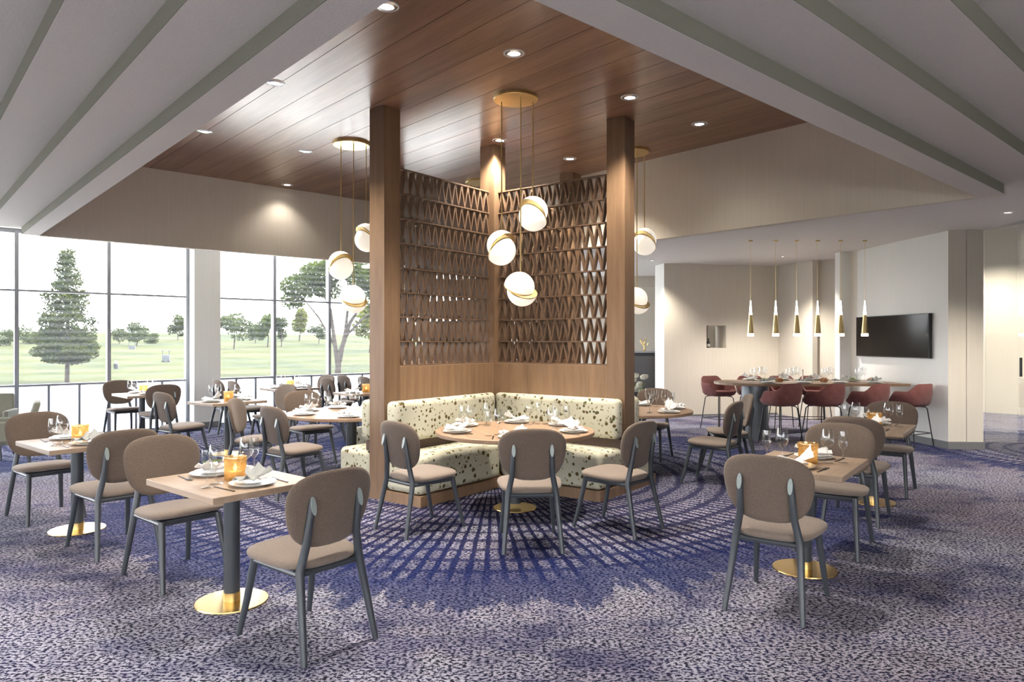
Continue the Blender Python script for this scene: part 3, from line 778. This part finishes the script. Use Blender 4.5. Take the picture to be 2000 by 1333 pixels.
# round tables
T5 = (.017, 4.215); TR = (-1.2, 5.26); TB = (.92, 5.47)
for (x, y), nm, places in ((T5, 'front round booth table', [(200,'left chair'),(268,'middle chair'),(342,'right chair'),(150,'left bench'),(88,'corner of the bench'),(35,'right bench')]),
                           (TR, 'window side round table', [(215,'nearest chair'),(165,'left chair'),(280,'bench nearest the camera'),(120,'far chair'),(20,'bench by the divider')]),
                           (TB, 'bar side round table', [(-48,'nearest chair'),(8,'right chair'),(66,'far chair'),(130,'bench')])):
    round_table(x, y, {'f': 'large round oak table in front of the corner banquette', 'w': 'large round oak table on the window side of the divider', 'b': 'large round oak table on the bar side of the divider'}[nm[0]])
    for a, w in places:
        setting(x*S, y*S, math.cos(math.radians(a)), math.sin(math.radians(a)), f'at the {w} place, {nm}', cutlery=(nm[0] == 'f'), near=.555)

# ------------------------------------------------------------------ bar table and stools
ZBAR = .578*S
m = MB(); outl = []
for k in range(13):
    a = math.pi/2 + math.pi*k/12; outl.append(((2.47 + .36*math.cos(a))*S, (7.31 + .37*math.sin(a))*S))
outl += [(3.93*S, 6.94*S), (3.88*S, 7.68*S)]
bt = thing('bar_table', 'long counter height oak table on a thick grey drum leg', 'table', (2.49*S, 7.22*S, 0))
bt_o = [(x-2.49*S, y-7.22*S) for x, y in outl]
obj('tabletop', MB().prism(bt_o, ZBAR-.04, ZBAR), 'booth_top', bt, bevel=.004)
obj('drum_leg', MB().lathe([(.205,0),(.205,ZBAR-.041)], 40, close=True), 'drum_grey', bt)
def stool_mesh():
    nphi = 48; Zs = .655; vs = []; fs = []
    def wallh(p):
        a = abs(p)
        def sm(t): t = max(0,min(1,t)); return t*t*(3-2*t)
        return .27 - .115*sm((a-.55)/.55) - .13*sm((a-1.75)/.5)
    prof_n = 11
    for k in range(nphi):
        p = -math.pi + 2*math.pi*k/nphi          # p = 0 at the back (-y)
        dx, dy = math.sin(p), -math.cos(p)
        q = (abs(dx)**3.2 + abs(dy)**3.2)**(-1/3.2)
        ex, ey = dx*q, dy*q
        h = wallh(p); flare = 1 + .06*(h/.27)
        pr = [(.06,-.07),(.165,-.075),(.225,-.055),(.252,-.02),(.262*flare,h*.5),(.262*flare,h-.012),(.25*flare,h),(.236*flare,h-.012),(.218,h*.45+.01),(.19,.012),(.06,.004)]
        for r, z in pr: vs.append((ex*r, ey*r*.96, Zs + z))
    for k in range(nphi):
        for i in range(prof_n-1):
            a = k*prof_n+i; b = ((k+1)%nphi)*prof_n+i
            fs.append((a, b, b+1, a+1))
    fs.append(tuple(k*prof_n for k in range(nphi))); fs.append(tuple(k*prof_n+prof_n-1 for k in range(nphi))[::-1])
    return MB().add(vs, fs).mesh('shell_seat', 60)
stool_m = stool_mesh()
sleg = [MB().tube([(sx*.10, sy*.10, .578),(sx*.15, sy*.145, .574),(sx*.17, sy*.165, .545),(sx*.225, sy*.225, 0)], .0085, 8).mesh('leg') for sx in (-1,1) for sy in (-1,1)]
rest_m = MB(); q = .207
for a, b in (((-q,-q),(q,-q)),((q,-q),(q,q)),((q,q),(-q,q)),((-q,q),(-q,-q))): rest_m.tube([(a[0],a[1],.19),(b[0],b[1],.19)], .0065, 8)
rest_m = rest_m.mesh('footrest')
ps = []
def stool(x, y, fx, fy, label):
    loc = (x*S, y*S, 0); rz = heading(fx, fy)
    if ps: return dup(ps[0], loc, rz, label)
    o = thing('bar_stool', label, 'stool', loc, rz, 'rose bar stools')
    obj('shell_seat', stool_m, 'rose_fabric', o)
    for l in sleg: obj('leg', l, 'black_metal', o)
    obj('footrest', rest_m, 'black_metal', o); ps.append(o); return o
for i, (x, lb) in enumerate(((2.60,'first'),(3.005,'second'),(3.42,'third'),(3.815,'fourth'))):
    stool(x, 6.82 - .02*i, -.45, .89, f'rose velvet bar stool with black legs, {lb} from the drum leg on the near side')
stool(2.36, 8.02, .45, -.89, 'pale rose bar stool at the far left end of the bar table')
for x, lb in ((2.74,'leftmost'),(3.1,'middle'),(3.46,'rightmost')):
    stool(x, 8.02, -.1, -1, f'rose bar stool on the far side of the bar table, {lb} of three')
# laid places and food on the bar table
nth = ['first','second','third','fourth']
for i, x in enumerate((2.56, 2.92, 3.28, 3.62)):
    for yy, oy, w in ((7.06, -1, 'near'), (7.55, 1, 'far')):
        setting(x*S, yy*S, 0, oy, f'{nth[i]} from the left on the {w} side of the bar table', cutlery=False, grey=(oy < 0), zt=ZBAR, near=.04)
rb = random.Random(5)
def greens_mesh(seed):
    r = random.Random(seed); m = MB()
    for k in range(60):
        a = r.uniform(0,6.28); rad = r.uniform(0,.10); x, y = rad*math.cos(a), rad*.8*math.sin(a); z = .012 + .055*(1-rad/.1)*r.random()
        b = r.uniform(0,6.28); l = r.uniform(.02,.05)
        m.add([(x,y,z),(x+l*.5*math.cos(b+.5),y+l*.5*math.sin(b+.5),z+.015),(x+l*math.cos(b),y+l*math.sin(b),z+.02),(x+l*.5*math.cos(b-.5),y+l*.5*math.sin(b-.5),z+.005)], [(0,1,2,3)])
    return m.mesh('salad_leaves')
bowl_m = MB().lathe([(0,.002),(.05,.0),(.085,.012),(.105,.03),(.107,.032),(.083,.018),(0,.010)], 24).mesh('dish', 60)
for i, (x, y) in enumerate(((2.62,7.33),(3.06,7.30),(3.55,7.33))):
    o = thing('salad_dish', f'white dish of green salad, {nth[i]} from the left along the bar table', 'dish', (x*S, y*S, ZBAR+.001), 0, 'salad dishes')
    obj('dish', bowl_m, 'porcelain', o); obj('salad_leaves', greens_mesh(i), 'herb', o)
for i, x in enumerate((2.76, 3.22, 3.72)):
    o = thing('bread_basket', f'small brown basket of bread rolls, {nth[i]} from the left along the bar table', 'basket', (x*S, 7.27*S, ZBAR+.001), 0, 'bread baskets')
    obj('basket', MB().lathe([(0,0),(.05,0),(.075,.045),(.072,.045),(.048,.006),(0,.006)], 20), 'bread', o)
    for k in range(4):
        a = k*1.57+.4; r = MB().lathe([(0,-.022),(.018,-.018),(.028,0),(.02,.018),(0,.024)], 10, (.03*math.cos(a), .03*math.sin(a), .045)); obj('bread_roll', r, 'bread', o)
o = thing('table_candle', 'slim white taper candle in the middle of the bar table', 'candle', (2.98*S, 7.22*S, ZBAR+.001))
obj('taper', MB().lathe([(0,.01),(.012,.01),(.011,.20),(0,.205)], 12), 'candle_wax', o); obj('foot', MB().lathe([(0,0),(.03,0),(.028,.01),(.012,.016),(0,.016)], 16), 'brass', o)
# pendant cones above the bar table
cone_x = (1466, 1515, 1556, 1597, 1642, 1689)
for i, px in enumerate(cone_x):
    d = 7.15*S; x = (px-1000)/F*d
    o = thing('cone_pendant', f'slim brass cone pendant lamp with glowing tip, {["first","second","third","fourth","fifth","sixth"][i]} from the left above the bar table', 'pendant lamp', (x, d, 1.049*S), 0, 'cone pendants over the bar table')
    obj('glow_ring', MB().lathe([(0,0),(.051,0),(.050,.042),(0,.042)], 20), 'cone_glow', o)
    obj('brass_cone', MB().lathe([(.052,.043),(.049,.06),(.026,.335),(.0,.335)], 20, (0,0,0)), 'brass_satin', o)
    obj('glow_tip', MB().lathe([(.024,.336),(.006,.56),(0,.565)], 16), 'cone_glow', o)
    obj('wire', MB().tube([(0,0,.56),(0,0,Z_LOW-1.049*S-.02)], .0025, 6), 'brass_satin', o)
    obj('ceiling_cap', MB().lathe([(0,0),(.03,0),(.03,.019),(0,.019)], 16, (0,0,Z_LOW-1.049*S-.02)), 'brass_satin', o)
# wall screen
A, B = Vector((3.905,7.96)), Vector((4.04,6.52)); D = (B-A); nn = Vector((D.y, -D.x)).normalized()
if nn.x > 0: nn = -nn
a = (A + D*.028)*S + nn*.012; b = (A + D*.858)*S + nn*.012
tv = thing('wall_screen', 'wide flat black television screen mounted on the white wall', 'television', (a.x, a.y, .832*S), math.atan2((b-a).y, (b-a).x))
ln = (b-a).length
sgn = -1 if nn.dot(Vector((-(b-a).y, (b-a).x))) < 0 else 1
obj('housing', MB().box(0, ln, min(0,sgn*.05), max(0,sgn*.05), 0, .435*S), 'black_metal', tv, bevel=.004)
obj('screen', MB().box(.012, ln-.012, min(sgn*.0505,sgn*.053), max(sgn*.0505,sgn*.053), .012, .435*S-.012), 'screen_black', tv)

# ------------------------------------------------------------------ globe pendants
R = .142
def half_mesh():
    prof = [(R*math.cos(a), R*math.sin(a)) for a in [math.pi/2*k/10 for k in range(11)]]
    prof[-1] = (0, R)
    m = MB().lathe(prof, 32); return m.mesh('globe', 60)
half_m = half_mesh()
disc_m = MB().lathe([(0,-.004),(R*1.01,-.004),(R*1.01,.006),(R*.93,.006),(0,.003)], 40).mesh('brass_rim')
def orient(n, e):
    z = Vector(n).normalized(); x = (Vector(e) - z*Vector(e).dot(z)).normalized(); y = z.cross(x)
    return Matrix((x, y, z)).transposed().to_4x4()
glb = [((.105,.03), 1.772, (-.55,-.45,-.70), (-.3,0,-1)), ((-.085,.03), 1.564, (.60,-.45,-.66), (.3,0,-1)), ((.03,-.06), 1.315, (.25,-.5,.82), (-.25,0,1))]
def cluster(x, y, label):
    o = thing('globe_pendant', label, 'pendant lamp', (x*S, y*S, Z_WOOD), 0, 'globe pendant clusters')
    obj('canopy', MB().lathe([(0,-.03),(.205,-.03),(.21,-.026),(.21,-.001),(0,-.001)], 48), 'brass_satin', o)
    for (gx, gy), h, n, e in glb:
        z = h*S - Z_WOOD
        obj('rod', MB().tube([(gx*S, gy*S, -.03),(gx*S, gy*S, z+R*.93)], .0055, 8), 'brass_satin', o)
        mt = orient(n, e); ev = (mt.to_3x3() @ Vector((1,0,0)))
        c = Vector((gx*S, gy*S, z))
        g = obj('globe', half_m, 'globe_glow', o); g.matrix_local = Matrix.Translation(c + ev*.022) @ mt
        l = obj('lower_half', half_m, 'globe_glow', g); l.matrix_local = Matrix.Translation((-.05,0,-.014)) @ Matrix.Rotation(math.pi, 4, 'X')
        rm = obj('brass_rim', disc_m, 'brass_satin', g); rm.matrix_local = Matrix.Translation((0,0,-.005))
        rm = obj('brass_rim', disc_m, 'brass_satin', g); rm.matrix_local = Matrix.Translation((-.05,0,-.009)) @ Matrix.Rotation(math.pi, 4, 'X')
    return o
c1 = cluster(.022, 4.265, 'brass canopy with three glowing split globes above the front round table')
dup(c1, (-1.2*S, 5.258*S, Z_WOOD), label='brass canopy with three glowing split globes left of the divider')
dup(c1, (.93*S, 5.47*S, Z_WOOD), label='brass canopy with glowing split globes partly behind the right post')
dup(c1, (-.30*S, 6.52*S, Z_WOOD), label='brass canopy with globes behind the lattice screens')

# ------------------------------------------------------------------ recessed downlights (the seen ones, plus added fill lamps)
def downlight(x, y, z, label, power, r=.06, group='downlights in the timber ceiling'):
    o = thing('downlight', label, 'downlight', (x, y, z), 0, group)
    obj('trim_ring', MB().lathe([(r*.80,-.001),(r*.86,-.010),(r,-.010),(r*1.22,-.004),(r*1.24,-.001)], 28), 'steel', o)
    obj('white_flange', MB().lathe([(r*1.24,-.001),(r*1.27,-.006),(r*1.42,-.004),(r*1.44,-.001)], 28), 'porcelain', o)
    obj('lens', MB().lathe([(0,-.002),(r*.8,-.002)], 24), 'lens_glow', o)
    ld = bpy.data.lights.new('lamp', 'SPOT'); ld.energy = power*LAMP; ld.spot_size = math.radians(115); ld.spot_blend = .7; ld.shadow_soft_size = .06
    ld.color = (1.0, .91, .79)
    lo = bpy.data.objects.new('lamp', ld); col.objects.link(lo); lo.parent = o; lo.location = (0,0,-.03)
    return o
dl = [(755,12,'nearest the camera, left of centre'),(1004,104,'in front of the brass canopy'),(537,162,'by the left beam, second row'),(1230,190,'right of the brass canopy'),(1366,242,'near the right hand bulkhead'),
      (400,257,'by the left beam, furthest row'),(597,296,'left of the small left canopy'),(976,274,'before the centre post'),(1113,310,'above the right lattice screen'),(561,361,'nearest the window bulkhead')]
for px, py, w in dl:
    x, y = ceil_px(px, py, Z_WOOD); downlight(x, y, Z_WOOD, 'recessed round downlight ' + w, 2.5 if 'bulkhead' in w else 34)
for px, py, w in ((1529,501,'above the bar table'),(1967,415,'at the far right'),(1272,509,'beside the booth post')):
    x, y = ceil_px(px, py, Z_LOW); downlight(x, y, Z_LOW, 'added fill downlight in the low ceiling ' + w, 46 if 'bar' in w else 30, .05, 'downlights in the low ceiling')

for x, y, w in ((4.0*S, 5.2*S, 'over the right hand aisle'),):  # out of view lamp added to brighten the bar side
    downlight(x, y, Z_LOW, 'added fill downlight in the low ceiling ' + w, 24, .05, 'downlights in the low ceiling')
for x, y, w in ((5.9*S, 7.6*S, 'nearer'), (6.1*S, 9.2*S, 'further')):  # unseen lamps added to brighten the corridor
    downlight(x, y, 2.62*S, 'added fill downlight in the corridor beyond the glass, ' + w, 110, .05, 'added corridor fill lamps')
for u, v, w in ((-.8, 2.2, 'first'), (-.8, -.6, 'second'), (1.6, -.6, 'third'), (3.8, -.6, 'fourth')):  # unseen lamps added to fill the foreground with light
    x, y = UV(u, v); downlight(x, y, 2.13*S, 'added fill downlight in the stepped ceiling behind the camera, ' + w, 55 if u < 0 else 22, .05, 'added fill lamps behind the camera')
# ------------------------------------------------------------------ armchairs at the left edge and the back counter
def armchair(x, y, fx, fy, label):
    o = thing('armchair', label, 'armchair', (x*S, y*S, 0), heading(fx, fy), 'olive armchairs')
    obj('seat', MB().box(-.25,.25,-.22,.26,.36,.46), 'armchair_fabric', o, bevel=.03, seg=3)
    m = MB(); m.add([(-.27,-.26,.46),(.27,-.26,.46),(.27,-.18,.44),(-.27,-.18,.44),(-.24,-.36,.83),(.24,-.36,.83),(.24,-.29,.84),(-.24,-.29,.84)], [(0,3,2,1),(4,5,6,7),(0,1,5,4),(1,2,6,5),(2,3,7,6),(3,0,4,7)])
    obj('backrest', m, 'armchair_fabric', o, bevel=.025, seg=3)
    for s in (-1,1):
        obj('arm', MB().box(s*.285-.03, s*.285+.03, -.24, .24, .40, .635), 'armchair_fabric', o, bevel=.02, seg=3)
        for yy in (-.22,.23): obj('leg', MB().tube([(s*.22, yy, .37),(s*.25, yy*1.15, 0)], [.018,.011], 8), 'slate_paint', o)
    return o
armchair(-4.49, 6.0, .35, -.94, 'olive grey armchair cut off by the left edge')
armchair(-3.81, 5.28, -.83, -.56, 'olive grey armchair seen edge on behind the left edge table')
ct = thing('console', 'dark console counter glimpsed right of the booth post', 'console', (1.86*S, 9.9*S, 0))
obj('cabinet', MB().box(-.55,.5,-.25,.25,0,.86*S-.04), 'counter_dark', ct, bevel=.005)
obj('worktop', MB().box(-.6,.55,-.3,.3,.86*S-.039,.86*S), 'drum_grey', ct, bevel=.004)
gd_ = thing('gold_ornament', 'gold branching ornament on the dark console', 'ornament', (1.85*S, 9.85*S, .86*S+.001))
obj('stand', MB().lathe([(0,0),(.05,0),(.012,.03),(.012,.2),(0,.2)], 14), 'brass', gd_)
for k in range(5):
    a = k*1.25; obj('branch', MB().tube([(0,0,.06+k*.02),(.06*math.cos(a),.06*math.sin(a),.10+k*.03),(.09*math.cos(a),.09*math.sin(a),.17+k*.03)], [.008,.007,.012], 8), 'brass', gd_)
fv = thing('flower_vase', 'white flowers in a dark vase below the console', 'vase', (1.36*S, 7.6*S, 0))
obj('vase', MB().lathe([(0,0),(.12,0),(.14,.25),(.10,.62),(.12,.70),(.09,.70),(0,.4)], 20), 'counter_dark', fv)
for k in range(11):
    a = k*2.4; r = .04+.016*k
    obj('blossom', MB().lathe([(0,-.03),(.045,-.02),(.06,.02),(.04,.05),(0,.04)], 10, (r*math.cos(a)*.8, r*math.sin(a)*.8, .82+.14*math.sin(k*1.7))), 'petal', fv)
for k in range(6):
    a = k*1.05; obj('stem', MB().tube([(0,0,.6),(.12*math.cos(a),.12*math.sin(a),.85)], .006, 6), 'herb', fv)

# ------------------------------------------------------------------ outside: trees and golf things
def leaves(m, blobs, count, size, r):
    tot = sum(b[3]*b[4]*b[5] for b in blobs)
    for bx, by, bz, rx, ry, rz_ in blobs:
        for k in range(int(count*rx*ry*rz_/tot)):
            while True:
                p = Vector((r.uniform(-1,1), r.uniform(-1,1), r.uniform(-1,1)))
                if .25 < p.length < 1: break
            c = Vector((bx+p.x*rx, by+p.y*ry, bz+p.z*rz_)); s = size*r.uniform(.6,1.3)
            a = Vector((r.uniform(-1,1), r.uniform(-1,1), r.uniform(-.7,.7))).normalized(); b = a.cross(Vector((r.uniform(-1,1), r.uniform(-1,1), r.uniform(-1,1)))).normalized()
            m.add([c-a*s, c+b*s*.55, c+a*s, c-b*s*.55], [(0,1,2,3)])
def tree(x, y, z, h, w, label, leaf, seed, blobs=None, trunk=None, count=1500, size=.07):
    r = random.Random(seed)
    o = thing('tree', label, 'tree', (x, y, z), 0, 'trees on the golf course')
    m = MB()
    for pts, rad in trunk or [([(0,0,0),(.03*h,0,.35*h),(0,0,.7*h)], [.02*h,.015*h,.006*h])]: m.tube(pts, rad, 7)
    obj('trunk', m, 'bark', o)
    if blobs is None:
        blobs = [(r.uniform(-.30,.30)*w, r.uniform(-.25,.25)*w, h*r.uniform(.42,.86), w*.25, w*.25, h*.17) for k in range(9)]
    m = MB(); leaves(m, blobs, count, size, r)
    f = obj('foliage', m, leaf, o); f['kind'] = 'stuff'
    return o
# the conifer left of the first wide mullion bay
d = 26.5; x = (131-1000)/F*d; hh = 5.1
bl = []; r_ = random.Random(3)
for k in range(90):
    f = (k/89)**1.25; zz = .95 + f*3.95; wd = (1.38*(1-f)**.72 + .10)*(1 if f > .10 else .62 + 3.8*f)*r_.uniform(.72,1.12)
    a = k*2.4 + r_.uniform(-.5,.5); off = wd*r_.uniform(.35,.72); q_ = r_.uniform(.20,.36)*(1.15-.5*f)
    bl.append((off*math.cos(a), off*math.sin(a), zz + r_.uniform(-.12,.12), q_*1.25, q_*1.25, q_*.7))
tree(x, d, terrain(d), hh, 2.8, 'tall bluish green conifer standing alone at the left', 'leaf_blue_green', 11, bl, [([(0,0,0),(.02,0,2.2),(0,0,4.7)], [.085,.06,.02])], 15000, .065)
# the broad tree right of the pillar
d = 33.0; x = (660-1000)/F*d
tr = [([(0,0,0),(.05,0,.8),(.55,.1,2.4),(1.3,.2,3.6)], [.17,.13,.09,.03]), ([(0,0,.3),(-.15,0,1.5),(-.35,0,3.0),(-.9,0,4.2)], [.12,.10,.07,.02]), ([(.1,0,.6),(.35,0,2.0),(.5,0,3.4),(.45,0,4.6)], [.11,.08,.06,.02]),
      ([(-.1,0,1.2),(-.9,.1,2.6),(-1.6,0,3.5)], [.07,.05,.02]), ([(.4,0,1.8),(1.2,0,2.6),(2.1,0,3.2)], [.07,.05,.02])]
bl = [(-1.7,0,4.1,1.0,.9,.6),(-.8,.2,4.7,1.1,1,.6),(.3,0,5.0,1.2,1,.55),(1.4,.1,4.5,1.1,1,.65),(2.3,0,3.9,.9,.9,.6),(-2.1,0,3.4,.6,.6,.4),(2.0,.2,3.0,.7,.7,.4),(.9,-.3,3.6,.7,.6,.4),(-.5,.3,3.9,.7,.6,.4)]
tree(x, d, terrain(d), 5.6, 5.7, 'broad many stemmed tree seen through the right window bay', 'leaf_green', 12, bl, tr, 11000, .09)
def base_depth(by):
    best = 60
    for i in range(300, 1200):
        dd = i/10
        if S - (by-666.5)/F*dd <= terrain(dd): return dd
    return 90
far = [(12,690,642,42,'leaf_far','small tree at the left edge of the view'),(58,686,634,60,'leaf_far','hazy tree behind the left mullion'),(100,680,640,40,'leaf_far','hazy tree directly behind the conifer'),(232,684,640,46,'leaf_far','low tree just right of the wide mullion'),
       (266,686,626,46,'leaf_far','pale round tree left of the golf trolley'),(296,682,648,34,'leaf_far','short pale tree above the golf trolley'),(346,676,614,40,'leaf_blue_green','dark tree left of the white pillar'),
       (456,688,608,78,'leaf_far','wide spreading tree right of the white pillar'),(498,678,628,34,'leaf_far','thin hazy tree right of the spreading tree'),(522,684,610,42,'leaf_green','green tree on the middle mullion'),
       (549,682,618,36,'leaf_far','slender tree right of the middle mullion'),(584,672,598,36,'leaf_yellow','bright yellow green tree under the broad crown'),(622,676,630,40,'leaf_far','faint tree behind the broad tree trunk'),(722,690,585,70,'leaf_yellow','yellow leaved tree beside the booth post')]
for i, (px, by, ty, wp, lf, lb) in enumerate(far):
    dd = base_depth(by); x = (px-1000)/F*dd; h = (by-ty)/F*dd; w = wp/F*dd
    tree(x, dd, terrain(dd)-.05, h, w, lb, lf, 30+i, count=1300, size=.045*h)
def trolley(px, by, label, sc):
    dd = base_depth(by); x = (px-1000)/F*dd
    o = thing('golf_trolley', label, 'trolley', (x, dd, terrain(dd)), .4, 'golf trolleys on the lawn')
    obj('body', MB().box(-.2*sc,.2*sc,-.15*sc,.15*sc,.15*sc,.55*sc), 'cart_grey', o, bevel=.03)
    obj('canopy', MB().box(-.24*sc,.24*sc,-.18*sc,.18*sc,.78*sc,.82*sc), 'cart_grey', o)
    for s in (-1,1):
        obj('post', MB().box(s*.18*sc-.015,s*.18*sc+.015,-.01,.01,.55*sc,.78*sc), 'black_metal', o)
        obj('wheel', MB().tube([(s*.14*sc,-.17*sc,.11*sc),(s*.14*sc,.17*sc,.11*sc)], .11*sc, 12), 'black_metal', o)
trolley(324, 712, 'small grey golf trolley on the lawn left of the pillar', 1.0)
trolley(258, 692, 'tiny golf trolley further away near the pale tree', 1.1)
dd = base_depth(726); x = (228-1000)/F*dd
gb = thing('golf_bag', 'small dark golf bag standing on the lawn', 'golf bag', (x, dd, terrain(dd)))
obj('bag', MB().tube([(0,0,0),(-.05,0,.38)], [.10,.11], 10), 'black_metal', gb)
for k in range(3): obj('club', MB().tube([(-.05+.03*k,0,.38),(-.08+.04*k,0,.52)], .012, 6), 'steel', gb)
